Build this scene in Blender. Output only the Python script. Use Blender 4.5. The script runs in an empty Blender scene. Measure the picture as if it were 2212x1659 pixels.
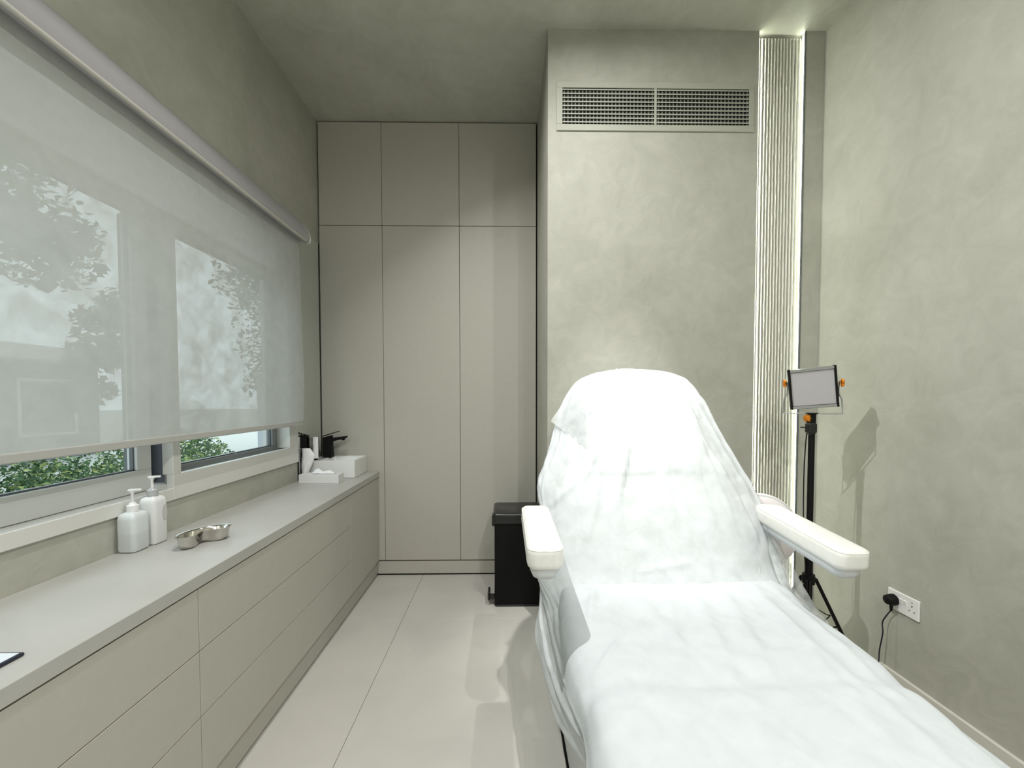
import bpy, bmesh, math, random
from math import sin, cos, pi, radians, sqrt, exp
from mathutils import Vector, Matrix, noise
random.seed(7)
sc = bpy.context.scene
COL = sc.collection

# ---------------------------------------------------------------- camera
F = 880.0
yaw, pitch, roll = 0.0143, 0.0310, -0.0010
fw = Vector((sin(yaw)*cos(pitch), cos(yaw)*cos(pitch), -sin(pitch)))
rt = Vector((cos(yaw), -sin(yaw), 0)); up = rt.cross(fw)
rt2 = rt*cos(roll)+up*sin(roll); up2 = -rt*sin(roll)+up*cos(roll)
cd = bpy.data.cameras.new('camera'); cam = bpy.data.objects.new('camera', cd); COL.objects.link(cam)
M = Matrix((rt2, up2, -fw)).transposed().to_4x4(); M.translation = Vector((0, 0, 1.34)); cam.matrix_world = M
cd.sensor_width = 36.0; cd.lens = F/2212*36.0; cd.sensor_fit = 'HORIZONTAL'
cd.shift_y = (887.9-829.5)/2212; cd.clip_start = 0.02; cd.clip_end = 200
sc.camera = cam

# ---------------------------------------------------------------- world, exposure, lamps
w = bpy.data.worlds.new('world'); sc.world = w; w.use_nodes = True
bg = w.node_tree.nodes['Background']; bg.inputs[0].default_value = (0.80, 0.90, 1.0, 1); bg.inputs[1].default_value = 2.0
sc.view_settings.view_transform = 'Standard'; sc.view_settings.look = 'None'
sc.view_settings.gamma = 1.0; sc.view_settings.use_curve_mapping = False
sc.view_settings.exposure = 0.36
H = 3.37
DOWNLIGHTS = [(-0.60, 1.40, 22), (0.60, 1.45, 7), (0.78, -0.60, 28), (-0.30, -1.70, 22), (0.78, -1.75, 22)]  # the rear-wall pair is unseen, added for ambient fill
for (x, y, p) in DOWNLIGHTS:
    l = bpy.data.lights.new('downlight_beam', 'AREA'); l.shape = 'DISK'; l.size = 0.028; l.energy = p
    l.color = (1.0, 0.99, 0.96); l.spread = radians(135 if (x, y) == (-0.60, 1.40) else 172)
    o = bpy.data.objects.new('downlight_beam', l); COL.objects.link(o); o.location = (x, y, H-0.012)
    if (x, y) == (-0.60, 1.40): o.rotation_euler = (0, radians(-28), 0)   # gimbal downlight turned towards the chair side
l = bpy.data.lights.new('downlight_core', 'SPOT'); l.energy = 190; l.shadow_soft_size = 0.03; l.spot_size = radians(36); l.spot_blend = 1.0
l.color = (1.0, 0.98, 0.93)
o = bpy.data.objects.new('downlight_core', l); COL.objects.link(o); o.location = (0.60, 1.45, H-0.012)
o.rotation_euler = (Vector((0.62, 1.92, 1.28))-o.location).to_track_quat('-Z', 'Y').to_euler()
sc.cycles.max_bounces = 10; sc.cycles.diffuse_bounces = 6; sc.cycles.transparent_max_bounces = 16
sc.cycles.sample_clamp_indirect = 4.0
sc.cycles.caustics_reflective = False; sc.cycles.caustics_refractive = False

# ---------------------------------------------------------------- materials
def mat(name, col, rough=0.5, metal=0.0, spec=0.5, emis=None, estr=0, coat=0):
    m = bpy.data.materials.new(name); m.use_nodes = True
    b = m.node_tree.nodes['Principled BSDF']
    b.inputs['Base Color'].default_value = (*col, 1); b.inputs['Roughness'].default_value = rough
    b.inputs['Metallic'].default_value = metal; b.inputs['Specular IOR Level'].default_value = spec
    b.inputs['Coat Weight'].default_value = coat
    if emis: b.inputs['Emission Color'].default_value = (*emis, 1); b.inputs['Emission Strength'].default_value = estr
    return m
def N(m, t, **k):
    n = m.node_tree.nodes.new(t)
    for a, v in k.items():
        if a in n.inputs: n.inputs[a].default_value = v
        else: setattr(n, a, v)
    return n
def L(m, a, b): m.node_tree.links.new(a, b)
def grain(m, c1, c2, scale, bump=0.0, bscale=None, detail=4, dist=0.0, bdist=0.002, lo=0.3, hi=0.7):
    b = m.node_tree.nodes['Principled BSDF']
    tc = N(m, 'ShaderNodeTexCoord'); geo = tc.outputs['Object']
    n = N(m, 'ShaderNodeTexNoise', Scale=scale, Detail=detail, Distortion=dist); L(m, geo, n.inputs['Vector'])
    r = N(m, 'ShaderNodeValToRGB'); r.color_ramp.elements[0].position = lo; r.color_ramp.elements[1].position = hi
    r.color_ramp.elements[0].color = (*c1, 1); r.color_ramp.elements[1].color = (*c2, 1)
    L(m, n.outputs['Fac'], r.inputs['Fac']); L(m, r.outputs['Color'], b.inputs['Base Color'])
    if bump:
        n2 = N(m, 'ShaderNodeTexNoise', Scale=bscale or scale*3, Detail=3.0); L(m, geo, n2.inputs['Vector'])
        bp = N(m, 'ShaderNodeBump', Strength=bump, Distance=bdist); L(m, n2.outputs['Fac'], bp.inputs['Height'])
        L(m, bp.outputs['Normal'], b.inputs['Normal'])
    return m
def plaster(k=1.0, nm='polished_plaster'):
    m = mat(nm, (0.45, 0.44, 0.36), 0.42, spec=0.35)
    b = m.node_tree.nodes['Principled BSDF']
    tc = N(m, 'ShaderNodeTexCoord')
    n1 = N(m, 'ShaderNodeTexNoise', Scale=1.6, Detail=5.0, Distortion=0.8)
    n2 = N(m, 'ShaderNodeTexNoise', Scale=8.0, Detail=8.0, Roughness=0.68, Distortion=1.2)
    for n in (n1, n2): L(m, tc.outputs['Object'], n.inputs['Vector'])
    mx = N(m, 'ShaderNodeMath', operation='MULTIPLY_ADD'); mx.inputs[1].default_value = 0.55
    m2 = N(m, 'ShaderNodeMath', operation='MULTIPLY'); m2.inputs[1].default_value = 0.45
    L(m, n2.outputs['Fac'], m2.inputs[0]); L(m, n1.outputs['Fac'], mx.inputs[0]); L(m, m2.outputs[0], mx.inputs[2])
    r = N(m, 'ShaderNodeValToRGB'); e = r.color_ramp.elements
    e[0].position = 0.36; e[0].color = (0.366*k, 0.366*k, 0.315*k, 1); e[1].position = 0.64; e[1].color = (0.472*k, 0.472*k, 0.420*k, 1)
    L(m, mx.outputs[0], r.inputs['Fac']); L(m, r.outputs['Color'], b.inputs['Base Color'])
    bp = N(m, 'ShaderNodeBump', Strength=0.55, Distance=0.004); L(m, n2.outputs['Fac'], bp.inputs['Height'])
    L(m, bp.outputs['Normal'], b.inputs['Normal'])
    rr = N(m, 'ShaderNodeMapRange'); rr.inputs['To Min'].default_value = 0.34; rr.inputs['To Max'].default_value = 0.6
    L(m, n1.outputs['Fac'], rr.inputs['Value']); L(m, rr.outputs['Result'], b.inputs['Roughness'])
    return m
PLASTER = plaster(); PLASTERC = plaster(1.15, 'ceiling_plaster_baked_bounce')  # ceiling copy of the wall plaster, lightened to stand in for bounced light
TILE = grain(mat('porcelain_tile', (0.5, 0.49, 0.45), 0.50, spec=0.35), (0.49, 0.48, 0.445), (0.54, 0.53, 0.49), 3.0, dist=0.6)
GROUT = mat('grout', (0.36, 0.35, 0.32), 0.9)
LACQ = grain(mat('matt_lacquer', (0.43, 0.42, 0.365), 0.45, spec=0.35), (0.465, 0.455, 0.405), (0.48, 0.47, 0.42), 40, bump=0.03, bscale=300, bdist=0.0005)
CTOP = grain(mat('counter_laminate', (0.55, 0.53, 0.49), 0.4, spec=0.4), (0.43, 0.425, 0.40), (0.465, 0.46, 0.435), 5, dist=0.5)
GAP = mat('dark_gap', (0.035, 0.033, 0.03), 0.8)
UPVC = mat('white_aluminium', (0.66, 0.66, 0.63), 0.4)
SASHM = mat('sash_aluminium', (0.62, 0.63, 0.62), 0.38)
DKAL = mat('dark_aluminium', (0.10, 0.11, 0.12), 0.35)
GREYAL = mat('grey_aluminium', (0.26, 0.27, 0.27), 0.4)
CERAM = mat('white_ceramic', (0.78, 0.79, 0.78), 0.15, coat=0.5)
BLACK = mat('matt_black', (0.004, 0.004, 0.004), 0.6, spec=0.2)
BLACKS = mat('satin_black', (0.012, 0.012, 0.013), 0.3)
PLAST = mat('white_plastic', (0.80, 0.80, 0.79), 0.35)
CASSM = mat('blind_cassette_white', (0.40, 0.39, 0.41), 0.4)
STEEL = mat('polished_steel', (0.62, 0.60, 0.55), 0.12, metal=1.0)
CHROME = mat('brushed_metal', (0.55, 0.57, 0.58), 0.3, metal=1.0)
ORANGE = mat('orange_anodised', (0.90, 0.30, 0.03), 0.28, metal=0.85)
LEATH = grain(mat('cream_leather', (0.80, 0.79, 0.74), 0.42), (0.79, 0.785, 0.745), (0.84, 0.835, 0.795), 60, bump=0.15, bscale=250, bdist=0.0006)
SHELLM = mat('grey_white_shell', (0.60, 0.62, 0.63), 0.4)
PINKL = mat('pinkish_white_leather', (0.74, 0.70, 0.71), 0.4)
PAPER = grain(mat('tissue_paper', (0.82, 0.83, 0.84), 0.8), (0.80, 0.81, 0.83), (0.86, 0.87, 0.88), 30, bump=0.4, bscale=60)
VENTM = mat('vent_paint', (0.40, 0.415, 0.35), 0.5)
DUCT = mat('dark_duct', (0.012, 0.012, 0.011), 0.9)
DIFFU = mat('frosted_diffuser', (0.42, 0.41, 0.42), 0.35)
LEDM = mat('led_strip_glow', (0.9, 1, 0.8), 0.5, emis=(0.95, 1.0, 0.82), estr=20)
LENSM = mat('lamp_lens', (1, 1, 1), 0.5, emis=(1.0, 0.96, 0.88), estr=6)
BASEM = mat('chair_base_grey', (0.22, 0.23, 0.23), 0.35, metal=0.4)
def glass_mat():
    m = bpy.data.materials.new('window_glass'); m.use_nodes = True; nt = m.node_tree; nt.nodes.clear()
    out = N(m, 'ShaderNodeOutputMaterial'); t = N(m, 'ShaderNodeBsdfTransparent', Color=(0.93, 0.97, 0.95, 1))
    g = N(m, 'ShaderNodeBsdfGlossy', Roughness=0.02); fr = N(m, 'ShaderNodeFresnel', IOR=1.45); mx = N(m, 'ShaderNodeMixShader')
    gb_ = N(m, 'ShaderNodeNewGeometry'); sb = N(m, 'ShaderNodeMath', operation='SUBTRACT'); sb.inputs[0].default_value = 1.0; L(m, gb_.outputs['Backfacing'], sb.inputs[1])
    ml = N(m, 'ShaderNodeMath', operation='MULTIPLY'); L(m, fr.outputs[0], ml.inputs[0]); L(m, sb.outputs[0], ml.inputs[1]); L(m, ml.outputs[0], mx.inputs[0]); L(m, t.outputs[0], mx.inputs[1]); L(m, g.outputs[0], mx.inputs[2]); L(m, mx.outputs[0], out.inputs[0])
    return m
GLASS = glass_mat()
def cloth_mat(name, col, transp, transl, fib=260, bump=0.35, openweave=False):
    m = bpy.data.materials.new(name); m.use_nodes = True; m.node_tree.nodes.clear()
    out = N(m, 'ShaderNodeOutputMaterial')
    tc = N(m, 'ShaderNodeTexCoord')
    n = N(m, 'ShaderNodeTexNoise', Scale=fib, Detail=2.0); L(m, tc.outputs['Object'], n.inputs['Vector'])
    n3 = N(m, 'ShaderNodeTexNoise', Scale=14.0, Detail=4.0, Distortion=0.5); L(m, tc.outputs['Object'], n3.inputs['Vector'])
    bp = N(m, 'ShaderNodeBump', Strength=bump, Distance=0.0012); L(m, n.outputs['Fac'], bp.inputs['Height'])
    d = N(m, 'ShaderNodeBsdfDiffuse', Color=(*col, 1)); t = N(m, 'ShaderNodeBsdfTranslucent', Color=(*col, 1))
    L(m, bp.outputs[0], d.inputs['Normal'])
    a = N(m, 'ShaderNodeMixShader'); a.inputs[0].default_value = transl
    L(m, d.outputs[0], a.inputs[1]); L(m, t.outputs[0], a.inputs[2])
    tr = N(m, 'ShaderNodeBsdfTransparent'); b = N(m, 'ShaderNodeMixShader')
    mr = N(m, 'ShaderNodeMapRange'); mr.inputs['From Min'].default_value = 0.3; mr.inputs['From Max'].default_value = 0.7
    mr.inputs['To Min'].default_value = transp*0.4; mr.inputs['To Max'].default_value = transp*1.6
    L(m, n3.outputs['Fac'], mr.inputs['Value']); L(m, mr.outputs['Result'], b.inputs[0])
    L(m, a.outputs[0], b.inputs[1]); L(m, tr.outputs[0], b.inputs[2]); L(m, b.outputs[0], out.inputs[0])
    return m
SHEET = cloth_mat('nonwoven_sheet', (0.685, 0.725, 0.75), 0.08, 0.16)
SHEET1 = cloth_mat('nonwoven_sheet_thin', (0.68, 0.72, 0.745), 0.17, 0.20)
SHEETTHIN = cloth_mat('nonwoven_sheet_single_layer', (0.67, 0.705, 0.715), 0.42, 0.25)
BLINDM = cloth_mat('screen_blind_fabric', (0.54, 0.55, 0.525), 0.085, 0.30, fib=700, bump=0.15)

# ---------------------------------------------------------------- mesh helpers
class MB:
    def __init__(s): s.bm = bmesh.new()
    def box(s, x0, x1, y0, y1, z0, z1, bev=0.0, seg=1):
        c = bmesh.ops.create_cube(s.bm, size=1)['verts']
        for v in c:
            v.co = Vector(((x0+x1)/2+v.co.x*(x1-x0), (y0+y1)/2+v.co.y*(y1-y0), (z0+z1)/2+v.co.z*(z1-z0)))
        if bev > 0:
            es = {e for v in c for e in v.link_edges}
            bmesh.ops.bevel(s.bm, geom=list(es), offset=bev, segments=seg, affect='EDGES', profile=0.5)
        return s
    def loops(s, rings, cap0=True, cap1=True, closed=True):
        vs = [[s.bm.verts.new(p) for p in r] for r in rings]
        n = len(vs[0])
        for a, b in zip(vs, vs[1:]):
            for i in range(n if closed else n-1):
                j = (i+1) % n
                s.bm.faces.new((a[i], a[j], b[j], b[i]))
        if cap0: s.bm.faces.new(list(reversed(vs[0])))
        if cap1: s.bm.faces.new(vs[-1])
        return s
    def lathe(s, prof, c=(0, 0, 0), n=20, axis='z'):
        rings = []
        for r, z in prof:
            ring = []
            for i in range(n):
                a = 2*pi*i/n
                p = (r*cos(a), r*sin(a), z)
                if axis == 'x': p = (z, r*cos(a), r*sin(a))
                if axis == 'y': p = (r*sin(a), z, r*cos(a))
                ring.append((c[0]+p[0], c[1]+p[1], c[2]+p[2]))
            rings.append(ring)
        return s.loops(rings)
    def tube(s, pts, r, n=8, r1=None):
        pts = [Vector(p) for p in pts]; rings = []; prev = None
        for i, p in enumerate(pts):
            t = (pts[min(i+1, len(pts)-1)]-pts[max(i-1, 0)]).normalized()
            if prev is None:
                a = Vector((0, 0, 1)) if abs(t.z) < 0.9 else Vector((1, 0, 0))
                u = t.cross(a).normalized()
            else: u = (prev-t*prev.dot(t)).normalized()
            prev = u; v = t.cross(u)
            rr = r if r1 is None else r+(r1-r)*i/(len(pts)-1)
            rings.append([p+(u*cos(2*pi*k/n)+v*sin(2*pi*k/n))*rr for k in range(n)])
        return s.loops(rings)
    def stack(s, w, d, r, prof, c=(0, 0, 0), rot=0, n=5, cap0=True, cap1=True, fn=None):
        rings = []
        for ins, z in prof:
            ww, dd = w-2*ins, d-2*ins; rr = min(max(r-ins, 0.0008), ww/2-1e-4, dd/2-1e-4)
            ring = []
            for q, (sx, sy) in enumerate(((1, 1), (-1, 1), (-1, -1), (1, -1))):
                for k in range(n+1):
                    a = pi/2*q+pi/2*k/n
                    x = sx*(ww/2-rr)+rr*cos(a); y = sy*(dd/2-rr)+rr*sin(a)
                    ring.append((c[0]+x*cos(rot)-y*sin(rot), c[1]+x*sin(rot)+y*cos(rot), c[2]+z))
            rings.append(ring)
        return s.loops(rings, cap0, cap1)
    def grid(s, P):
        vs = [[s.bm.verts.new(p) for p in r] for r in P]
        for a, b in zip(vs, vs[1:]):
            for i in range(len(a)-1): s.bm.faces.new((a[i], a[i+1], b[i+1], b[i]))
        return s
    def build(s, name, m, parent=None, smooth=False, recalc=True, angle=40):
        if recalc: bmesh.ops.recalc_face_normals(s.bm, faces=s.bm.faces)
        me = bpy.data.meshes.new(name)
        s.bm.to_mesh(me); s.bm.free(); me.materials.append(m)
        if smooth:
            me.shade_smooth()
            if angle: me.set_sharp_from_angle(angle=radians(angle))
        o = bpy.data.objects.new(name, me); COL.objects.link(o)
        if parent: o.parent = parent
        return o
def thing(name, label, cat, group=None):
    o = bpy.data.objects.new(name, None); COL.objects.link(o); o.empty_display_size = 0.05
    o['label'] = label; o['category'] = cat
    if group: o['group'] = group
    return o
def base(o, x, y, z):
    """put the Empty at the base of its thing without moving the parts already parented to it"""
    o.location = (x, y, z)
    for c in o.children: c.location = c.location-Vector((x, y, z))
    return o
def tag(o, label, cat, group=None):
    o['label'] = label; o['category'] = cat
    if group: o['group'] = group
    return o
def struct(o): o['kind'] = 'structure'; return o
def stuff(o): o['kind'] = 'stuff'; return o

XL, XR, YW, YP = -1.385, 1.772, 3.058, 2.298
YR = -2.3
# ---------------------------------------------------------------- setting
fl = struct(MB().box(XL-0.2, XR+0.2, YR-0.2, 3.8, -0.25, -0.006).build('floor', GROUT))
tile_meshes = {}
xs = [XL, -0.632, 0.568, XR]; ys = [YR, -1.162, 0.038, 1.238, 2.438, 3.638]
for i in range(3):
    for j in range(5):
        g = 0.0009
        t = MB().box(xs[i]+g, xs[i+1]-g, ys[j]+g, ys[j+1]-g, -0.006, 0.0, bev=0.0012).build('tile', TILE, fl)
struct(MB().box(XL-0.2, XR+0.2, YR-0.2, 3.8, H, H+0.2).build('ceiling', PLASTERC))
struct(MB().box(XR, XR+0.2, YR-0.2, 3.8, -0.006, H).build('wall_right', PLASTER))
struct(MB().box(XL-0.2, XR+0.2, YR-0.2, YR, -0.006, H).build('wall_rear', PLASTER))
struct(MB().box(XL-0.2, XR+0.2, 3.64, 3.8, -0.006, H).build('wall_back', PLASTER))
WY0, WY1, WZ0, WZ1 = -0.55, 2.66, 0.965, 2.325
wl = MB()
wl.box(XL-0.19, XL, YR, WY0, -0.006, H).box(XL-0.19, XL, WY1, 3.64, -0.006, H)
wl.box(XL-0.19, XL, WY0, WY1, -0.006, WZ0).box(XL-0.19, XL, WY0, WY1, WZ1, H)
struct(wl.build('wall_left', PLASTER))
RX0, RX1, RD = 1.404, 1.660, 0.042
wm = MB().box(0.233, RX0, YP, 3.64, -0.006, H).box(RX1, XR, YP, 3.64, -0.006, H).box(RX0, RX1, YP+RD, 3.64, -0.006, H)
struct(wm.build('wall_middle', PLASTER))
struct(MB().box(RX1, RX1+0.006, YP-0.003, YP+0.001, 0, H).build('trim_1', DKAL))
# baseboards
bb = MB().box(1.757, XR, YR, 1.86, 0, 0.095, bev=0.002).box(1.764, XR, 1.86, YP, 0, 0.088, bev=0.002)
struct(bb.build('baseboard_right', mat('baseboard_cream', (0.60, 0.59, 0.53), 0.5)))
struct(MB().box(0.233, RX0, YP-0.010, YP, 0, 0.09, bev=0.002).build('baseboard_back', LACQ))

# ---------------------------------------------------------------- fluted wall panel with its light strips
pn = thing('fluted_wall_panel', 'tall narrow white panel of wavy vertical flutes in the lit wall recess', 'wall panel')
MB().box(RX0, RX1, YP+RD-0.010, YP+RD, 0, H-0.02).build('backing', mat('flute_white', (0.60, 0.60, 0.53), 0.6), pn)
nr = 14; FLM = mat('flute_plaster', (0.60, 0.60, 0.54), 0.6)
for k in range(nr):
    xc = RX0+0.014+(RX1-RX0-0.028)*k/(nr-1); rings = []
    nz = 150
    for j in range(nz+1):
        z = (H-0.022)*j/nz
        dx = noise.noise(Vector((k*7.3, z*4.5, 0)))*0.0010+noise.noise(Vector((k*3.1, z*30, 4)))*0.0011
        a = 0.0043+0.0012*noise.noise(Vector((k*5.1, z*18, 9)))+0.0006*noise.noise(Vector((k*9, z*90, 2)))
        d = 0.0145+0.0022*noise.noise(Vector((k*2.7, z*22, 5)))
        yb = YP+RD-0.010
        rings.append([(xc+dx-a*1.35, yb, z), (xc+dx-a, yb-d*0.6, z), (xc+dx-a*0.35, yb-d, z), (xc+dx+a*0.35, yb-d, z), (xc+dx+a, yb-d*0.6, z), (xc+dx+a*1.35, yb, z)])
    MB().loops(rings, closed=False, cap0=False, cap1=False).build('flute', FLM, pn, smooth=True, angle=0)
base(pn, (RX0+RX1)/2, YP+RD, 0)
for sx, side in ((RX0, 'left'), (RX1, 'right')):
    s = 1 if side == 'left' else -1
    t = thing('light_strip', 'glowing white light strip down the %s side of the fluted wall recess' % side, 'light', 'light strips beside the fluted panel')
    MB().box(min(sx, sx+s*0.0025), max(sx, sx+s*0.0025), YP+0.004, YP+0.014, 0.02, H-0.01).build('diffuser', LEDM, t)
    MB().box(min(sx, sx+s*0.0022), max(sx, sx+s*0.0022), YP+0.0015, YP+0.004, 0.02, H-0.01).build('channel', CHROME, t)
    base(t, sx, YP+0.01, 0)

# ---------------------------------------------------------------- air vent
v = thing('air_vent', 'wide two-bay grey-green air vent grille high on the plaster wall', 'vent')
y0 = YP
f = MB()
for (a, b, c, d) in ((0.28, 1.377, 3.05, 3.083), (0.28, 1.377, 2.819, 2.853), (0.28, 0.313, 2.853, 3.05), (1.35, 1.377, 2.853, 3.05), (0.821, 0.835, 2.853, 3.05)):
    f.box(a, b, y0-0.008, y0, c, d, bev=0.0015)
f.build('frame', VENTM, v)
MB().box(0.313, 1.35, y0-0.0015, y0-0.0005, 2.853, 3.05).build('duct_opening', DUCT, v)
for (a, b) in ((0.313, 0.821), (0.835, 1.35)):
    for k in range(9):
        z = 2.862+k*0.0218
        P = [(a, y0-0.009, z-0.001), (a, y0-0.009, z+0.0055), (a, y0-0.0025, z+0.0095), (a, y0-0.0025, z+0.003)]
        MB().loops([P, [(b, q[1], q[2]) for q in P]]).build('louvre', VENTM, v)
    vb = MB()
    for k in range(25):
        x = a+(b-a)*(k+0.5)/25
        vb.box(x-0.0035, x+0.0035, y0-0.0035, y0-0.0016, 2.853, 3.042)
    stuff(vb.build('rear_vanes', mat('vent_rear_vane', (0.17, 0.18, 0.15), 0.6), v))
base(v, 0.83, YP, 2.82)

# ---------------------------------------------------------------- wardrobe
wd = thing('wardrobe', 'floor-to-ceiling greige fitted wardrobe with six flush handleless doors', 'wardrobe')
MB().box(-1.383, 0.231, YW+0.022, 3.62, 0.10, H-0.002).build('carcass', GAP, wd)
dx = [-1.376, -0.914, -0.345, 0.224]
for i in range(3):
    for (a, b) in ((0.118, 2.6125), (2.6165, H-0.010)):
        MB().box(dx[i]+0.0015, dx[i+1]-0.0015, YW, YW+0.020, a, b, bev=0.0012).build('door', LACQ, wd)
MB().box(-1.383, 0.231, YW+0.006, YW+0.026, 0.012, 0.108, bev=0.001).build('plinth', LACQ, wd)
MB().box(-1.383, 0.231, YW+0.012, YW+0.03, 0.0, 0.012).build('plinth_seal', BLACK, wd)
base(wd, -0.57, YW+0.3, 0)

# ---------------------------------------------------------------- counter run
ZC = 0.793; XF = -0.954
ct = tag(MB().box(XL, XF, -1.4, YW-0.004, ZC-0.040, ZC, bev=0.0015).build('countertop', CTOP),
         'long pale countertop running under the window from the foreground to the wardrobe', 'countertop')
XD = -0.958
def cabinet(y0, y1, label, rows, doors=False):
    t = thing('drawer_cabinet', label, 'cabinet', 'handleless base units under the counter')
    MB().box(XL+0.001, XD-0.022, y0+0.001, y1-0.001, 0.118, ZC-0.042).build('carcass', GAP, t)
    for (a, b, z0, z1) in rows:
        MB().box(XD-0.020, XD, a+0.0012, b-0.0012, z0+0.0014, z1-0.0014, bev=0.001).build('door' if doors else 'drawer', LACQ, t)
    MB().box(XL+0.001, XD-0.020, y0+0.0005, y1-0.0005, 0.010, 0.118).build('plinth', LACQ, t)
    MB().box(XL+0.001, XD-0.028, y0, y1, 0.0, 0.010).build('plinth_seal', BLACK, t)
    base(t, -1.17, (y0+y1)/2, 0)
ZR = [(0.551, ZC-0.0445), (0.341, 0.551), (0.122, 0.341)]
cabinet(-1.212, 0.025, 'nearest drawer unit under the counter, mostly cut off by the photo edge', [(-1.212, 0.025, a, b) for a, b in ZR])
cabinet(0.025, 1.262, 'foreground drawer unit of three wide rows under the counter', [(0.025, 1.262, a, b) for a, b in ZR])
cabinet(1.262, 2.497, 'middle drawer unit, its lowest row split into two drawers', [(1.262, 2.497, *ZR[0]), (1.262, 2.497, *ZR[1]), (1.262, 1.903, *ZR[2]), (1.903, 2.497, *ZR[2])])
cabinet(2.497, 3.052, 'plain one-panel cabinet below the basin beside the wardrobe', [(2.497, 3.052, 0.122, ZC-0.0445)], True)

# ---------------------------------------------------------------- window
wn = bpy.data.objects.new('window_1', None); COL.objects.link(wn); wn['kind'] = 'structure'
XI = -1.375
fr = MB()
fr.box(-1.50, XI, WY0-0.05, 1.694, 0.921, 0.972, bev=0.002)
fr.box(-1.405, XI, 1.694, 2.71, 0.921, 1.026, bev=0.002); fr.box(-1.50, -1.404, 1.694, 2.70, 0.921, 0.985)
fr.box(-1.50, XI, WY0-0.05, 2.71, 2.070, 2.100, bev=0.002); fr.box(-1.50, XI, WY0-0.05, 2.71, 2.305, 2.335, bev=0.002); fr.box(-1.47, XI, 2.603, 2.71, 2.100, 2.305)
fr.box(-1.47, XI, 2.603, 2.71, 1.026, 2.075, bev=0.002)
fr.box(-1.56, -1.47, 2.63, 2.69, 0.97, 2.10)
fr.box(-1.42, XI, 1.694, 1.736, 1.026, 2.075, bev=0.002)
fr.box(-1.50, XI, WY0-0.05, WY0, 0.97, 2.075)
fr.box(-1.56, -1.50, WY0, WY1, 0.921, 0.955)
fr.build('frame', UPVC, wn)
op = bpy.data.materials.new('opal_panel'); op.use_nodes = True; op.node_tree.nodes.clear()
_o = N(op, 'ShaderNodeOutputMaterial'); _d = N(op, 'ShaderNodeBsdfDiffuse', Color=(0.6, 0.6, 0.58, 1)); _t = N(op, 'ShaderNodeBsdfTranslucent', Color=(0.7, 0.72, 0.70, 1)); _m = N(op, 'ShaderNodeMixShader')
_m.inputs[0].default_value = 0.6; L(op, _d.outputs[0], _m.inputs[1]); L(op, _t.outputs[0], _m.inputs[2]); L(op, _m.outputs[0], _o.inputs[0])
MB().grid([[(-1.44, WY0, z), (-1.44, 2.603, z)] for z in (2.10, 2.305)]).build('added_glow_panel', op, wn)  # unseen opal panel, added so daylight through it glows on the blind fabric
MB().box(-1.56, -1.42, 1.737, 1.764, 0.97, 2.075).build('jamb', DKAL, wn)
MB().box(-1.425, -1.41, 1.712, 1.7355, 0.972, 2.075).build('jamb_seal', GREYAL, wn)
def sash(y0, y1, xc, zb, zt, pz0, pz1, rail_m, ys0, ys1, gm=DKAL):
    s = MB()
    s.box(xc-0.02, xc+0.02, y0, y1, zb, pz0, bev=0.002); s.box(xc-0.02, xc+0.02, y0, y1, pz1, zt, bev=0.002)
    s.box(xc-0.02, xc+0.02, y1-ys1, y1, pz0, pz1, bev=0.002); s.box(xc-0.02, xc+0.02, y0, y0+ys0, pz0, pz1, bev=0.002)
    o = s.build('sash', rail_m, wn)
    MB().box(xc-0.003, xc+0.003, y0+ys0-0.004, y1-ys1+0.004, pz0-0.004, pz1+0.004).build('pane', GLASS, o)
    g = MB()
    for (a, b, c, d) in ((y0+ys0, y1-ys1, pz0, pz0+0.006), (y0+ys0, y1-ys1, pz1-0.006, pz1), (y0+ys0, y0+ys0+0.005, pz0, pz1), (y1-ys1-0.005, y1-ys1, pz0, pz1)):
        g.box(xc-0.006, xc+0.008, a, b, c, d)
    g.build('gasket', gm, o)
    return o
s1 = sash(0.40, 1.662, -1.455, 0.974, 2.074, 1.060, 2.056, SASHM, 0.06, 0.064)
s2 = sash(1.66, 1.735, -1.525, 0.974, 2.074, 1.045, 2.056, DKAL, 0.01, 0.030)
sash(-0.55, 0.46, -1.505, 0.974, 2.074, 1.045, 2.056, SASHM, 0.05, 0.05)
s4 = sash(1.765, 2.602, -1.475, 0.986, 2.075, 1.044, 2.062, GREYAL, 0.05, 0.05)
for z in (1.037, 0.995):
    MB().lathe([(0.0, -0.003), (0.009, -0.003), (0.009, 0.0), (0, 0.0)], (-1.447, 1.598, z), 14, 'y').build('bolt_hole', BLACK, s1)

# ---------------------------------------------------------------- roller blind
rb = thing('roller_blind', 'wide white roller blind drawn most of the way down the window', 'blind')
YB1 = 2.66; YB0 = -0.62
P = [(XL+0.001, 2.525), (XL+0.001, 2.385), (-1.300, 2.345), (-1.277, 2.352), (-1.272, 2.375), (-1.277, 2.408), (-1.294, 2.442), (-1.318, 2.473), (-1.350, 2.502)]
MB().loops([[(x, YB0, z) for x, z in P], [(x, YB1+0.035, z) for x, z in P]]).build('cassette', CASSM, rb, smooth=True)
MB().loops([[(x*1.0, YB1+0.035, z) for x, z in P], [(x-0.0, YB1+0.052, z) for x, z in P]]).build('end_cap', PLAST, rb, smooth=True)
MB().tube([(-1.275, YB0, 2.345), (-1.275, YB1-0.02, 2.345)], 0.0085, 12).build('lower_lip', mat('blind_lip_cream', (0.52, 0.51, 0.47), 0.5), rb, smooth=True)
g = []
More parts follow.
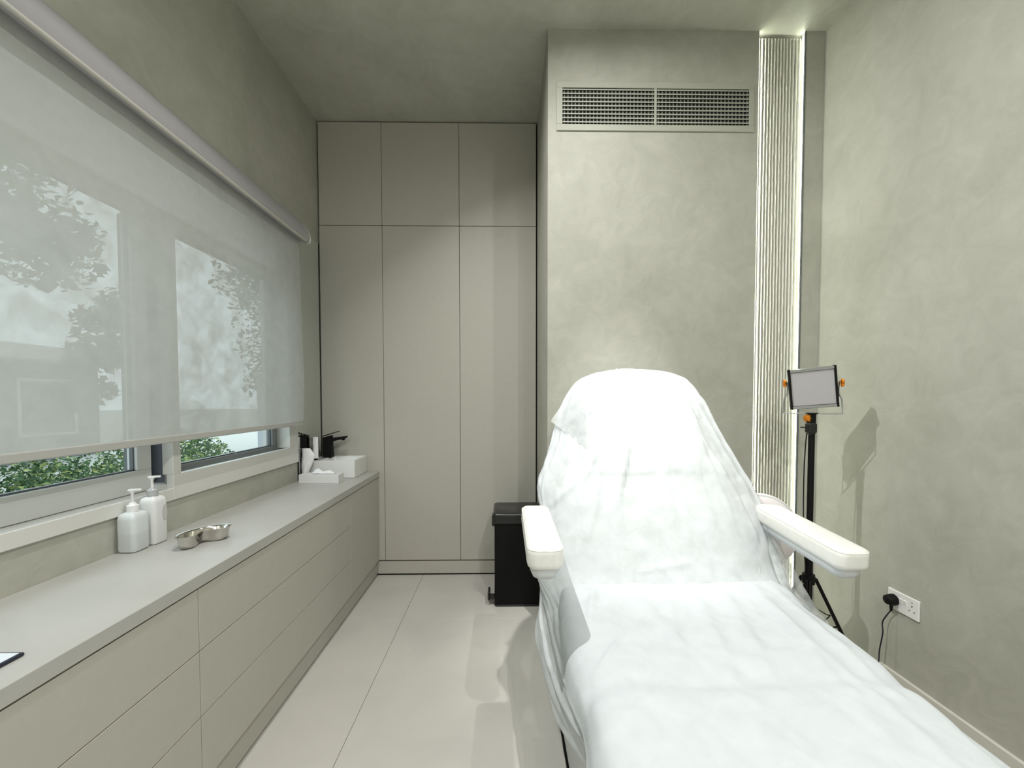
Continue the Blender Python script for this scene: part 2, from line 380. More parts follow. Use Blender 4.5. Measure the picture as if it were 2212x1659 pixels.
for j in range(61):
    z = 1.185+(2.37-1.185)*j/60
    row = []
    for i in range(121):
        t = i/120; y = YB0+(YB1-0.02-YB0)*t
        edge = max(0, (t-0.9)/0.1)
        y += edge*0.035*sin((z-1.2)*2.6+0.2)*(1 if z < 2.2 else 0.6)
        x = -1.320+0.006*sin(z*2.3+y*1.7)*min(1, (2.37-z)*2)+edge*0.006*sin(z*6)+0.0015*noise.noise(Vector((y*9, z*2, 0)))
        row.append((x, y, z))
    g.append(row)
MB().grid(g).build('fabric', BLINDM, rb, smooth=True, angle=0)
MB().box(-1.328, -1.312, YB0, YB1-0.012, 1.168, 1.195, bev=0.003, seg=2).build('bottom_bar', mat('bar_white', (0.44, 0.44, 0.42), 0.5), rb)
ch = MB()
ch.tube([(-1.345, YB1+0.014, 2.36), (-1.345, YB1+0.014, 1.10)], 0.0013, 6).tube([(-1.332, YB1+0.022, 2.36), (-1.332, YB1+0.022, 1.10)], 0.0013, 6)
ch.build('pull_cord', mat('cord_grey', (0.33, 0.34, 0.29), 0.6), rb)
base(rb, XL, 1.0, 1.17)

# ---------------------------------------------------------------- mirror
mi = thing('wall_mirror', 'tall narrow wall mirror between the window and the wardrobe', 'mirror')
MB().box(XL, XL+0.006, 2.715, 3.048, ZC+0.001, 2.478).build('glass', mat('mirror_glass', (0.78, 0.84, 0.79), 0.015, metal=1.0), mi)
MB().box(XL, XL+0.007, 3.048, 3.055, ZC+0.001, 2.478).box(XL, XL+0.0075, 2.711, 2.715, ZC+0.001, 2.478).build('dark_edge', BLACK, mi)
base(mi, XL, 2.88, ZC)

# ---------------------------------------------------------------- basin and things by it
bs = thing('wash_basin', 'small square white ceramic basin on the counter in the corner', 'basin')
ZB = 0.915; cx, cy = -1.205, 2.926
m = MB()
W_, D_ = 0.33, 0.255
m.stack(W_, D_, 0.006, [(0.006, 0), (0.002, 0.004), (0, ZB-ZC-0.002), (0.002, ZB-ZC)], (cx, cy, ZC), cap1=False)
# rim with an off-centre rectangular bowl
def rr(w, d, r, c, z, n=5):
    ring = []
    for q, (sx, sy) in enumerate(((1, 1), (-1, 1), (-1, -1), (1, -1))):
        for k in range(n+1):
            a = pi/2*q+pi/2*k/n
            ring.append((c[0]+sx*(w/2-r)+r*cos(a), c[1]+sy*(d/2-r)+r*sin(a), z))
    return ring
bc = (cx+0.038, cy)
m.loops([rr(W_-0.004, D_-0.004, 0.004, (cx, cy), ZB), rr(0.232, 0.231, 0.012, bc, ZB), rr(0.226, 0.225, 0.015, bc, ZB-0.006), rr(0.19, 0.19, 0.03, bc, ZC+0.035), rr(0.06, 0.06, 0.02, bc, ZC+0.028)], cap0=False, cap1=True)
bmesh.ops.remove_doubles(m.bm, verts=m.bm.verts, dist=0.0005)
m.build('bowl', CERAM, bs, smooth=True, angle=35)
MB().lathe([(0.0, 0), (0.018, 0), (0.018, 0.003), (0, 0.003)], (bc[0], bc[1], ZC+0.028), 16).build('drain', CHROME, bs)
base(bs, cx, cy, ZC)
fa = thing('basin_tap', 'matt black flat-lever mixer tap on the white basin', 'tap')
m = MB(); m.loops([[(-1.324, 2.942, ZB), (-1.258, 2.942, ZB), (-1.258, 2.985, ZB), (-1.324, 2.985, ZB)],
    [(-1.322, 2.944, ZB+0.145), (-1.264, 2.944, ZB+0.160), (-1.264, 2.983, ZB+0.160), (-1.322, 2.983, ZB+0.145)]]); m.build('body', BLACK, fa)
MB().loops([[(-1.27, 2.945, ZB+0.112), (-1.27, 2.982, ZB+0.112), (-1.27, 2.982, ZB+0.140), (-1.27, 2.945, ZB+0.140)],
    [(-1.165, 2.945, ZB+0.136), (-1.165, 2.982, ZB+0.136), (-1.165, 2.982, ZB+0.153), (-1.165, 2.945, ZB+0.153)],
    [(-1.155, 2.945, ZB+0.150), (-1.155, 2.982, ZB+0.150), (-1.155, 2.982, ZB+0.155), (-1.155, 2.945, ZB+0.155)]]).build('spout', BLACK, fa)
MB().lathe([(0, 0), (0.011, 0), (0.012, 0.012), (0, 0.012)], (-1.182, 2.963, ZB+0.123), 14).build('aerator', BLACK, fa)
MB().loops([[(-1.326, 2.944, ZB+0.150), (-1.326, 2.983, ZB+0.150), (-1.326, 2.983, ZB+0.156), (-1.326, 2.944, ZB+0.156)],
    [(-1.214, 2.944, ZB+0.186), (-1.214, 2.983, ZB+0.186), (-1.214, 2.983, ZB+0.190), (-1.214, 2.944, ZB+0.190)]]).build('lever', BLACK, fa)
base(fa, -1.29, 2.963, ZB)
tb = thing('cream_tube', 'slim crinkled white tube standing upright on its black cap by the mirror', 'tube')
MB().lathe([(0, 0), (0.010, 0), (0.011, 0.013), (0, 0.013)], (-1.318, 2.826, ZB), 14).build('cap', BLACK, tb)
rings = []
for j in range(13):
    t = j/12; z = ZB+0.013+0.147*t; ring = []
    for i in range(20):
        a = 2*pi*i/20
        rx, ry = 0.019*(1-0.05*t), 0.018*(1-t)+0.004*t
        k = 1+0.13*noise.noise(Vector((cos(a)*2, sin(a)*2, z*40)))
        ring.append((-1.318+rx*cos(a)*k, 2.826+ry*sin(a)*k, z))
    rings.append(ring)
MB().loops(rings).build('tube_body', PAPER, tb, smooth=True)
base(tb, -1.318, 2.826, ZB)
pw = []
for j in range(15):
    t = j/14; z = ZC+0.212*t; ring = []
    hw = 0.018+0.027*sin(pi*min(1, t*1.05)**1.5*0.62)**1.0
    if t > 0.8: hw *= 1-(t-0.8)*1.6
    for i in range(24):
        a = 2*pi*i/24
        k = 1+0.16*noise.noise(Vector((cos(a)*1.6, sin(a)*1.6, z*16+3)))
        ring.append((-1.377+hw+hw*cos(a)*k*0.98, 2.752+0.026*sin(a)*k*(1-0.5*t), z))
    pw.append(ring)
tag(MB().loops(pw).build('paper_bag', PAPER, smooth=True), 'crumpled white paper bag standing between window frame and tissue box', 'bag')
tx = thing('tissue_box', 'low white rectangular tissue box with a tissue poking out', 'tissue box')
MB().box(-1.338, -1.080, 2.628, 2.715, ZC, ZC+0.056, bev=0.0015).build('carton', mat('carton_white', (0.72, 0.73, 0.72), 0.6), tx)
g = []
for j in range(9):
    row = []
    for i in range(17):
        s_, t_ = i/16, j/8
        xx = -1.265+0.145*s_; yy = 2.650+0.044*t_
        hh = (0.036*exp(-((s_-0.22)/0.2)**2)+0.020*exp(-((s_-0.72)/0.25)**2))*exp(-((t_-0.5)/0.33)**2)
        row.append((xx+0.006*noise.noise(Vector((s_*5, t_*5, 1))), yy, ZC+0.057+hh*(1+0.5*noise.noise(Vector((s_*9, t_*7, 0))))))
    g.append(row)
MB().grid(g).build('tissue', PAPER, tx, smooth=True, angle=0)
MB().box(-1.082, -1.0795, 2.629, 2.6325, ZC+0.002, ZC+0.054).build('end_flap', GREYAL, tx)
base(tx, -1.21, 2.67, ZC)

# ---------------------------------------------------------------- pump bottles
def bottle(c, w, d, h, label, colr, liquid, collar_m, hole, ph, nz):
    t = thing('pump_bottle', label, 'bottle', 'pump bottles on the counter')
    bmat = mat('bottle_plastic', colr, 0.35, spec=0.4)
    bmat.node_tree.nodes['Principled BSDF'].inputs['Subsurface Weight'].default_value = 0.15
    bmat.node_tree.nodes['Principled BSDF'].inputs['Subsurface Radius'].default_value = (0.02, 0.02, 0.02)
    prof = [(0.008, 0), (0.002, 0.004), (0, 0.012)]
    if liquid:
        MB().stack(w, d, 0.016, prof+[(0, liquid)], (*c, ZC), cap1=True).build('filled_part', mat('bottle_liquid_part', tuple(x*0.91 for x in colr), 0.35), t, smooth=True)['label'] = 'lower half darker where the liquid stands'
        prof = [(0, liquid)]
    prof += [(0, h-0.024), (0.002, h-0.014), (0.008, h-0.005), (0.020, h), (0.0225, h+0.002)]
    MB().stack(w, d, 0.016, prof, (*c, ZC), cap0=True).build('body', bmat, t, smooth=True)
    if hole:
        x = c[0]+w/2
        MB().loops([[(x-0.004, c[1]+0.014+0.011*cos(a)*q, ZC+h-0.066+0.030*sin(a)*q) for a in [2*pi*i/20 for i in range(20)]] if q < 1 else
                    [(x+0.0012, c[1]+0.014+0.011*cos(a), ZC+h-0.066+0.030*sin(a)) for a in [2*pi*i/20 for i in range(20)]] for q in (1, 0.75)]).build('finger_recess', mat('recess_grey', (0.55, 0.55, 0.54), 0.5), t, smooth=True)
    z = ZC+h
    MB().lathe([(0.0, 0), (0.0175, 0), (0.0175, 0.022), (0.011, 0.026), (0.009, 0.032), (0, 0.032)], (*c, z), 20).build('collar', collar_m, t, smooth=True)
    MB().lathe([(0, 0), (0.0042, 0), (0.0045, ph), (0.007, ph+0.004), (0.0085, ph+0.012), (0, ph+0.013)], (*c, z+0.030), 14).build('pump_stem', PLAST, t, smooth=True)
    zz = z+0.030+ph+0.013
    n_ = MB()
    n_.loops([[(c[0]+nz[0]*q+pz*nz[1], c[1]+nz[1]*q-pz*nz[0], zz+zo) for pz, zo in ((-wv, -0.004), (wv, -0.004), (wv, 0.002), (-wv, 0.002))] for q, wv in ((-0.011, 0.006), (0.010, 0.007), (0.026, 0.004))])
    n_.build('pump_nozzle', PLAST, t)
    base(t, c[0], c[1], ZC)
bottle((-1.3460, 1.476), 0.066, 0.072, 0.142, 'front translucent pump bottle, half full, squat shoulders, on the counter', (0.66, 0.70, 0.71), 0.068, PLAST, False, 0.035, (0.92, 0.39))
bottle((-1.3395, 1.5515), 0.064, 0.066, 0.180, 'taller opaque white pump bottle with finger recess behind the half-full one', (0.74, 0.75, 0.75), 0, mat('clear_collar', (0.42, 0.43, 0.44), 0.2), True, 0.030, (0.92, 0.39))

# ---------------------------------------------------------------- kidney dish
kd = thing('kidney_dish', 'shiny stainless steel kidney dish lying on the counter', 'dish')
def kidney(s, z):
    ring = []
    for i in range(64):
        a = 2*pi*i/64
        u, v_ = 0.087*cos(a), 0.045*sin(a)
        if sin(a) > 0: v_ -= 0.044*exp(-(u/0.036)**2)*sin(a)
        v_ -= 0.010*(u/0.094)**2*(-1)
        th = radians(62)
        U, V = u-0.0, v_
        sc_ = s
        U *= 1+(sc_)/0.094; V = V+sc_*(1 if sin(a) > 0 else -1)*abs(sin(a))**0.7*1.0
        # local u runs away from the camera, v towards the drawers
        x = U*cos(th)+V*sin(th); y = U*sin(th)-V*cos(th)
        ring.append((-1.148+x, 1.545+y, z))
    return ring
m = MB(); z0 = ZC
m.loops([kidney(-0.022, z0+0.001), kidney(-0.016, z0+0.0005), kidney(-0.009, z0+0.004), kidney(-0.004, z0+0.017), kidney(-0.001, z0+0.043), kidney(0.005, z0+0.0465), kidney(0.0055, z0+0.0485), kidney(0.001, z0+0.0475), kidney(-0.003, z0+0.043), kidney(-0.006, z0+0.017), kidney(-0.012, z0+0.0055), kidney(-0.022, z0+0.003)])
m.build('bowl', STEEL, kd, smooth=True, angle=60)
base(kd, -1.148, 1.545, ZC)

# ---------------------------------------------------------------- tablet at the photo's left edge
tbt = thing('tablet', 'thin dark-edged tablet lying on the counter at the bottom left', 'tablet')
MB().box(-1.215, -1.027, 0.62, 0.868, ZC+0.0005, ZC+0.008, bev=0.003, seg=2).build('case', mat('dark_blue_case', (0.008, 0.011, 0.025), 0.4), tbt)
MB().box(-1.209, -1.033, 0.626, 0.862, ZC+0.008, ZC+0.0088).build('screen', mat('pale_screen', (0.72, 0.78, 0.85), 0.15), tbt)
base(tbt, -1.12, 0.74, ZC)

# ---------------------------------------------------------------- pedal bin
bn = thing('pedal_bin', 'tall slim black pedal bin standing by the wardrobe corner', 'bin')
bx, by, bw, bd = 0.076, 2.725, 0.305, 0.285
MB().stack(bw, bd, 0.018, [(0.004, 0), (0, 0.006), (0, 0.535)], (bx, by, 0.003)).build('body', BLACK, bn, smooth=True)
MB().stack(bw+0.014, bd+0.012, 0.022, [(0.006, 0.0), (0, 0.005), (0, 0.055), (0.004, 0.064), (0.014, 0.069)], (bx-0.003, by, 0.536)).build('lid', BLACKS, bn, smooth=True)
MB().box(bx-bw/2-0.020, bx-bw/2+0.004, by-0.05, by+0.03, 0.49, 0.565, bev=0.010, seg=3).build('hinge', BLACKS, bn)
MB().stack(bw+0.004, bd+0.004, 0.02, [(0.002, 0), (0, 0.010), (0.003, 0.014)], (bx, by, 0.0)).build('foot_ring', BLACKS, bn, smooth=True)
MB().box(bx-bw/2-0.035, bx-bw/2+0.01, 2.60, 2.66, 0.038, 0.052, bev=0.004, seg=2).box(bx-bw/2-0.045, bx-bw/2-0.030, 2.59, 2.67, 0.035, 0.092, bev=0.006, seg=3).build('pedal', BLACKS, bn)
base(bn, bx, by, 0)

# ---------------------------------------------------------------- socket and plug
so = thing('wall_socket', 'white double wall socket low on the right wall', 'socket')
def bx2(a, b, c, d, e, f_, nm, m_, p, bev=0.0008): return MB().box(a, b, c, d, e, f_, bev=bev).build(nm, m_, p)
bx2(XR-0.009, XR, 1.690, 1.832, 0.379, 0.468, 'plate', PLAST, so, 0.002)
for yc in (1.768, 1.748):
    b_ = MB().loops([[(XR-0.009, yc-0.007, 0.420), (XR-0.009, yc+0.007, 0.420), (XR-0.009, yc+0.007, 0.444), (XR-0.009, yc-0.007, 0.444)],
                     [(XR-0.0105, yc-0.0065, 0.421), (XR-0.0105, yc+0.0065, 0.421), (XR-0.0135, yc+0.0065, 0.443), (XR-0.0135, yc-0.0065, 0.443)]])
    b_.build('switch', PLAST, so)
hs = mat('socket_hole', (0.03, 0.03, 0.03), 0.7)
for yc in (1.719, 1.802):
    bx2(XR-0.0096, XR-0.0088, yc-0.0035, yc+0.0035, 0.447, 0.4495, 'indicator', hs, so, 0)
    bx2(XR-0.0096, XR-0.0088, yc-0.0018, yc+0.0018, 0.428, 0.436, 'earth_hole', hs, so, 0)
    bx2(XR-0.0096, XR-0.0088, yc-0.0135, yc-0.0075, 0.409, 0.4125, 'pin_hole', hs, so, 0)
    bx2(XR-0.0096, XR-0.0088, yc+0.0075, yc+0.0135, 0.409, 0.4125, 'pin_hole', hs, so, 0)
base(so, XR, 1.76, 0.38)
pl = thing('power_plug', 'round black mains plug in the wall socket with its thin cable', 'plug')
c = (XR-0.009, 1.800, 0.424)
MB().lathe([(0, 0), (0.024, 0.0), (0.0255, -0.006), (0.023, -0.020), (0.0205, -0.034), (0.016, -0.038), (0, -0.039)], c, 22, 'x').build('plug_body', BLACK, pl, smooth=True)
MB().tube([(XR-0.022, 1.800, 0.405), (XR-0.022, 1.800, 0.385), (XR-0.021, 1.801, 0.372)], 0.0075, 10, 0.0045).build('cable_grip', BLACK, pl, smooth=True)
def cr(P, n):
    out = []
    P = [Vector(p) for p in P]
    Q = [P[0]*2-P[1]]+P+[P[-1]*2-P[-2]]
    for i in range(1, len(Q)-2):
        for k in range(n):
            t = k/n
            out.append(0.5*((2*Q[i])+(-Q[i-1]+Q[i+1])*t+(2*Q[i-1]-5*Q[i]+4*Q[i+1]-Q[i+2])*t*t+(-Q[i-1]+3*Q[i]-3*Q[i+1]+Q[i+2])*t**3))
    out.append(P[-1]); return out
MB().tube(cr([(XR-0.021, 1.801, 0.375), (XR-0.020, 1.822, 0.340), (XR-0.030, 1.832, 0.300), (XR-0.026, 1.833, 0.25), (XR-0.034, 1.838, 0.17), (XR-0.035, 1.845, 0.09), (XR-0.055, 1.87, 0.012), (XR-0.15, 1.93, 0.004), (1.56, 1.97, 0.004)], 6), 0.0028, 6).build('cable', mat('cable_black', (0.012, 0.008, 0.02), 0.4), pl, smooth=True)
base(pl, XR, 1.80, 0.4)

# ---------------------------------------------------------------- lamp on tripod
ls = thing('studio_lamp', 'square studio light panel on a tall black tripod stand in the corner', 'lamp')
PX, PY = 1.462, 1.925
def cyl(mb, p0, p1, r, n=12): return mb.tube([p0, p1], r, n)
cyl(MB(), (PX, PY, 0.16), (PX, PY, 0.62), 0.0165).build('lower_tube', BLACK, ls, smooth=True)
cyl(MB(), (PX, PY, 0.55), (PX, PY, 1.205), 0.0135).build('middle_tube', BLACK, ls, smooth=True)
MB().lathe([(0, 0), (0.020, 0), (0.021, 0.03), (0.017, 0.05), (0, 0.05)], (PX, PY, 0.59), 14).build('lower_clamp', BLACK, ls, smooth=True)
MB().stack(0.040, 0.036, 0.008, [(0.012, 0.0), (0.0, 0.018), (0, 0.055), (0.006, 0.063)], (PX-0.004, PY, 1.160)).box(PX-0.05, PX-0.005, PY-0.012, PY+0.008, 1.198, 1.203).box(PX-0.035, PX+0.008, PY-0.016, PY-0.010, 1.180, 1.215).build('upper_clamp', BLACKS, ls)
cyl(MB(), (PX, PY, 1.205), (PX, PY, 1.245), 0.010).build('top_tube', CHROME, ls, smooth=True)
MB().stack(0.026, 0.026, 0.006, [(0.001, 0), (0, 0.002), (0, 0.042), (0.002, 0.044)], (PX, PY, 1.222)).build('head_adapter', BLACK, ls)
MB().lathe([(0, 0), (0.024, 0), (0.024, 0.006), (0, 0.006)], (PX, PY, 1.264), 16).build('top_disc', BLACK, ls, smooth=True)
def knob(c, axisv, name='knob'):
    ax = Vector(axisv).normalized(); u = ax.cross(Vector((0, 0, 1))).normalized(); v_ = ax.cross(u)
    rings = []
    for r, h_ in ((0.010, -0.007), (0.016, -0.005), (0.017, 0.0), (0.016, 0.005), (0.010, 0.008)):
        rings.append([Vector(c)+ax*h_+(u*cos(2*pi*i/28)+v_*sin(2*pi*i/28))*r*(1+0.16*cos(7*2*pi*i/28)) for i in range(28)])
    return MB().loops(rings).build(name, ORANGE, ls, smooth=True)
knob((PX-0.026, PY-0.004, 1.244), (1, 0.3, 0.0))
# panel
pc = Vector((1.463, PY, 1.388)); Rm = Matrix.Rotation(radians(-29), 3, 'Z') @ Matrix.Rotation(radians(-5.5), 3, 'Y') @ Matrix.Rotation(radians(6), 3, 'X')
def loc(x, y, z): return pc+Rm @ Vector((x, y, z))
def pbox(x0, x1, y0, y1, z0, z1, nm, m_, bev=0.0015):
    b_ = MB().box(x0, x1, y0, y1, z0, z1, bev=bev)
    for v_ in b_.bm.verts: v_.co = loc(*v_.co)
    return b_.build(nm, m_, ls)
pw_, phh = 0.094, 0.096
pbox(-pw_+0.008, pw_-0.008, -0.004, 0.024, -phh+0.014, phh-0.014, 'diffuser', DIFFU)
pbox(-pw_+0.007, pw_-0.007, -0.009, 0.028, phh-0.014, phh, 'top_rail', CHROME)
pbox(-pw_+0.007, pw_-0.007, -0.009, 0.028, -phh, -phh+0.013, 'bottom_rail', CHROME)
pbox(-pw_, -pw_+0.009, -0.011, 0.030, -phh-0.001, phh+0.002, 'side_cap', BLACK)
pbox(pw_-0.009, pw_, -0.011, 0.030, -phh-0.001, phh+0.002, 'side_cap', BLACK)
Ry = Matrix.Rotation(radians(-29), 3, 'Z')
def yl(x, z): return pc+Ry @ Vector((x*0.775, 0.008, z))
yoke = cr([yl(-0.132, 0.030), yl(-0.131, -0.025), yl(-0.146, -0.055), yl(-0.148, -0.105), yl(-0.140, -0.121), yl(0.0, -0.121), yl(0.136, -0.121), yl(0.146, -0.108), yl(0.145, -0.055), yl(0.130, -0.025), yl(0.131, 0.030)], 5)
MB().tube(yoke, 0.0032, 8).build('yoke', CHROME, ls, smooth=True)
for s in (-1, 1): knob(yl(s*0.145, 0.024), Ry @ Vector((1, 0, 0.04)))
cyl(MB(), (PX, PY, 0.445), (PX, PY, 0.49), 0.026, 14).build('leg_hub', BLACK, ls, smooth=True)
for k, a in enumerate((radians(-8), radians(112), radians(232))):
    d_ = Vector((cos(a), sin(a), 0)); r_ = 0.245
    p0 = Vector((PX, PY, 0.470))+d_*0.03
    g_ = MB()
    for off in (-0.006, 0.006):
        n_ = Vector((-d_.y, d_.x, 0))*off
        g_.tube([p0+n_, Vector((PX, PY, 0.012))+d_*r_+n_], 0.0062, 8)
    g_.build('leg', BLACK, ls, smooth=True)
    cyl(MB(), Vector((PX, PY, 0.2))+d_*0.015, p0*0.5+(Vector((PX, PY, 0.012))+d_*r_)*0.5, 0.004, 6).build('brace', BLACK, ls, smooth=True)
    MB().lathe([(0, 0), (0.011, 0), (0.011, 0.016), (0, 0.018)], tuple(Vector((PX, PY, 0))+d_*r_), 10).build('foot', BLACKS, ls)
MB().tube(cr([(PX-0.01, PY+0.012, 1.26), (PX-0.018, PY+0.02, 1.0), (PX-0.016, PY+0.018, 0.7), (PX-0.03, PY-0.02, 0.50), (PX-0.045, PY-0.03, 0.43), (PX-0.01, PY-0.03, 0.36), (PX+0.06, PY-0.035, 0.31), (PX+0.085, PY-0.03, 0.30), (PX+0.05, PY-0.03, 0.27), (PX+0.0, PY-0.03, 0.24), (PX+0.02, PY-0.03, 0.15)], 6), 0.0025, 6).build('lamp_cable', BLACK, ls, smooth=True)
MB().box(PX+0.0, PX+0.06, PY-0.06, PY-0.025, 0.165, 0.205, bev=0.004).build('power_brick', BLACK, ls)
base(ls, PX, PY, 0)

# ---------------------------------------------------------------- stool behind the armrest
st = thing('round_back_stool', 'pinkish-white stool with a round padded back, peeking out behind the right armrest', 'stool')
sx0, sy0 = 1.13, 1.86; ang = radians(-14)
Rs = Matrix.Rotation(ang, 3, 'Z')
def disc(rp, nm, m_):
    rings = []
    for r, y in rp: rings.append([Vector((1.192, sy0+0.03, 0.715))+Rs @ Vector((r*cos(2*pi*i/40), y, r*sin(2*pi*i/40))) for i in range(40)])
    return MB().loops(rings).build(nm, m_, st, smooth=True, angle=30)
disc([(0.04, -0.032), (0.130, -0.026), (0.158, -0.017), (0.165, -0.010)], 'back_pad', PINKL)
disc([(0.165, -0.0105), (0.171, -0.0085), (0.171, -0.0045), (0.165, -0.0025)], 'piping', SHELLM)
disc([(0.167, -0.003), (0.176, 0.012), (0.170, 0.035), (0.145, 0.050), (0.06, 0.058)], 'back_shell', PINKL)
MB().stack(0.36, 0.36, 0.17, [(0.02, 0), (0, 0.02), (0, 0.05), (0.03, 0.075)], (sx0-0.03, sy0-0.13+0.06, 0.375), n=8).build('seat', PINKL, st, smooth=True)
MB().tube(cr([(sx0+0.0, sy0+0.05, 0.37), (sx0+0.01, sy0+0.085, 0.45), (sx0+0.045, sy0+0.085, 0.66)], 5), 0.012, 8).build('back_bracket', CHROME, st, smooth=True)
MB().tube([(sx0-0.03, sy0-0.07, 0.07), (sx0-0.03, sy0-0.07, 0.38)], 0.02, 12).build('gas_column', CHROME, st, smooth=True)
for k in range(5):
    a = 2*pi*k/5+0.3; e_ = Vector((sx0-0.03+0.20*cos(a), sy0-0.07+0.20*sin(a), 0.055))
    MB().tube([(sx0-0.03, sy0-0.07, 0.085), e_], 0.016, 8, 0.011).build('leg', CHROME, st, smooth=True)
    MB().lathe([(0, -0.012), (0.022, -0.012), (0.025, -0.006), (0.025, 0.006), (0.022, 0.012), (0, 0.012)], (e_.x, e_.y, 0.025), 14, 'x').build('castor', BLACKS, st, smooth=True)
base(st, sx0-0.03, sy0-0.07, 0)

# ---------------------------------------------------------------- treatment chair
tc_ = thing('treatment_chair', 'reclining white padded treatment chair with two cream armrests', 'chair')
CX = 0.61
def pad(w, d, h, r, mtx, nm, m_, parent=tc_, e=0.02, n=6):
    b_ = MB().stack(w, d, r, [(e*1.6, 0), (e*0.5, e*0.25), (0, e), (0, h-e), (e*0.35, h-e*0.35), (e*1.2, h-e*0.06), (e*2.4, h)], n=n)
    for v_ in b_.bm.verts: v_.co = mtx @ v_.co
    return b_.build(nm, m_, parent, smooth=True, angle=50)
# back plane: Y = 1.52+(z-.63)*.565
tilt = math.atan(0.565)
Bm = Matrix.Translation((CX, 1.575, 0.60)) @ Matrix.Rotation(-tilt, 4, 'X')
b_ = MB()
rings = []
for q in range(15):
    t = q/14; zz = 0.90*t
    wv = 0.40-0.03*t-0.155*t**2.2
    if t > 0.9: wv *= sqrt(max(0.03, 1-((t-0.9)/0.1)**2*0.55))
    ring = []
    for i in range(32):
        a = 2*pi*i/32; ca, sa = cos(a), sin(a)
        x = wv*(abs(ca)**0.5)*(1 if ca >= 0 else -1); y = 0.052*(abs(sa)**0.55)*(1 if sa >= 0 else -1)+0.010
        ring.append(Bm @ Vector((x, y, zz)))
    rings.append(ring)
b_.loops(rings).build('backrest', LEATH, tc_, smooth=True, angle=60)
pad(0.50, 0.34, 0.045, 0.05, Bm @ Matrix.Translation((0.01, -0.035, 0.66)) @ Matrix.Rotation(radians(90), 4, 'X'), 'headrest', LEATH)
pad(0.80, 0.62, 0.13, 0.07, Matrix.Translation((CX, 1.22, 0.468)), 'seat', LEATH)
pad(0.74, 0.60, 0.11, 0.08, Matrix.Translation((CX, 0.60, 0.480)), 'leg_rest', LEATH)
MB().box(0.24, 0.98, 0.95, 1.80, 0.375, 0.470, bev=0.015, seg=2).build('seat_frame', BASEM, tc_)
MB().stack(0.42, 0.52, 0.05, [(0, 0.05), (0.03, 0.10), (0.06, 0.38)], (CX, 1.42, 0)).build('lift_column', BASEM, tc_, smooth=True)
MB().stack(0.78, 1.00, 0.06, [(0.006, 0.004), (0, 0.012), (0, 0.05), (0.01, 0.062)], (CX, 1.36, 0)).build('base_plate', SHELLM, tc_, smooth=True)
MB().box(0.212, 0.226, 0.93, 1.60, 0.085, 0.40, bev=0.004).build('side_panel', SHELLM, tc_)
MB().box(0.198, 0.212, 1.50, 1.575, 0.072, 0.30, bev=0.004).build('side_rail', CHROME, tc_)
MB().box(0.205, 0.213, 0.98, 1.58, 0.070, 0.086, bev=0.002).build('lower_rail', BLACK, tc_)
def arm(xc, yf, yb, zf, zb, nm):
    w_ = 0.112; ln = yb-yf; sl = math.atan2(zb-zf, ln)
    mt = Matrix.Translation((xc, (yf+yb)/2, (zf+zb)/2-0.070)) @ Matrix.Rotation(sl, 4, 'X')
    root = MB().stack(w_*0.80, ln-0.03, 0.035, [(0.022, -0.038), (0.008, -0.030), (0.0, -0.012), (0.0, 0.006)])
    for v_ in root.bm.verts: v_.co = mt @ v_.co
    r_ = root.build(nm, SHELLM, tc_, smooth=True, angle=50)
    b2 = MB().stack(w_, ln, 0.034, [(0.014, 0), (0.003, 0.008), (0.0, 0.020), (0.0015, 0.046), (0.001, 0.056), (0.004, 0.0605), (0.0045, 0.0625), (0.010, 0.0675), (0.025, 0.0700)], n=7)
    for v_ in b2.bm.verts: v_.co = mt @ v_.co
    b2.build('arm_pad', LEATH, r_, smooth=True, angle=60)
    b3 = MB(); ring = []
    n = 7
    for q, (sx, sy) in enumerate(((1, 1), (-1, 1), (-1, -1), (1, -1))):
        for k in range(n+1):
            a = pi/2*q+pi/2*k/n; ring.append(mt @ Vector((sx*(w_/2-0.034)+0.0305*cos(a), sy*(ln/2-0.034)+0.0305*sin(a), 0.0608)))
    ring.append(ring[0]); b3.tube(ring, 0.0019, 6).build('piping', LEATH, r_, smooth=True)
arm(0.117, 1.178, 1.678, 0.900, 0.900, 'armrest')
arm(1.117, 1.265, 1.735, 0.853, 0.888, 'armrest')
for s, xx in ((-1, 0.150), (1, 1.105)):
    MB().tube(cr([(xx, 1.68, 0.80), (xx-s*0.045, 1.69, 0.76), (xx-s*0.075, 1.69, 0.58), (xx-s*0.12, 1.64, 0.43)], 5), 0.016, 10).build('arm_support', SHELLM, tc_, smooth=True)
base(tc_, CX, 1.2, 0)

# ---------------------------------------------------------------- disposable sheets
def loft(rows, nu, nv):
    """Catmull-Rom in both directions through rows of control points"""
    R1 = [cr(r, nu) for r in rows]
    cols = [cr([r[i] for r in R1], nv) for i in range(len(R1[0]))]
    return [[cols[i][j] for i in range(len(cols))] for j in range(len(cols[0]))]
def displaced(G, fn):
    nj, ni = len(G), len(G[0]); out = []
    for j in range(nj):
        row = []
        for i in range(ni):
            a = G[j][min(i+1, ni-1)]-G[j][max(i-1, 0)]; b = G[min(j+1, nj-1)][i]-G[max(j-1, 0)][i]
            n = b.cross(a)
            n = n.normalized() if n.length > 1e-9 else Vector((0, -1, 0))
            row.append(G[j][i]+n*fn(i/(ni-1), j/(nj-1), G[j][i]))
        out.append(row)
    return out
def by(z, off=0.0): return 1.52+(z-0.63)*0.565+off
rows = []
rows.append([(0.44, 2.13, 1.36), (0.46, 2.13, 1.40), (0.50, 2.12, 1.42), (0.55, 2.11, 1.435), (0.62, 2.10, 1.44), (0.72, 2.10, 1.43), (0.80, 2.11, 1.41), (0.86, 2.12, 1.38), (0.88, 2.13, 1.34)])
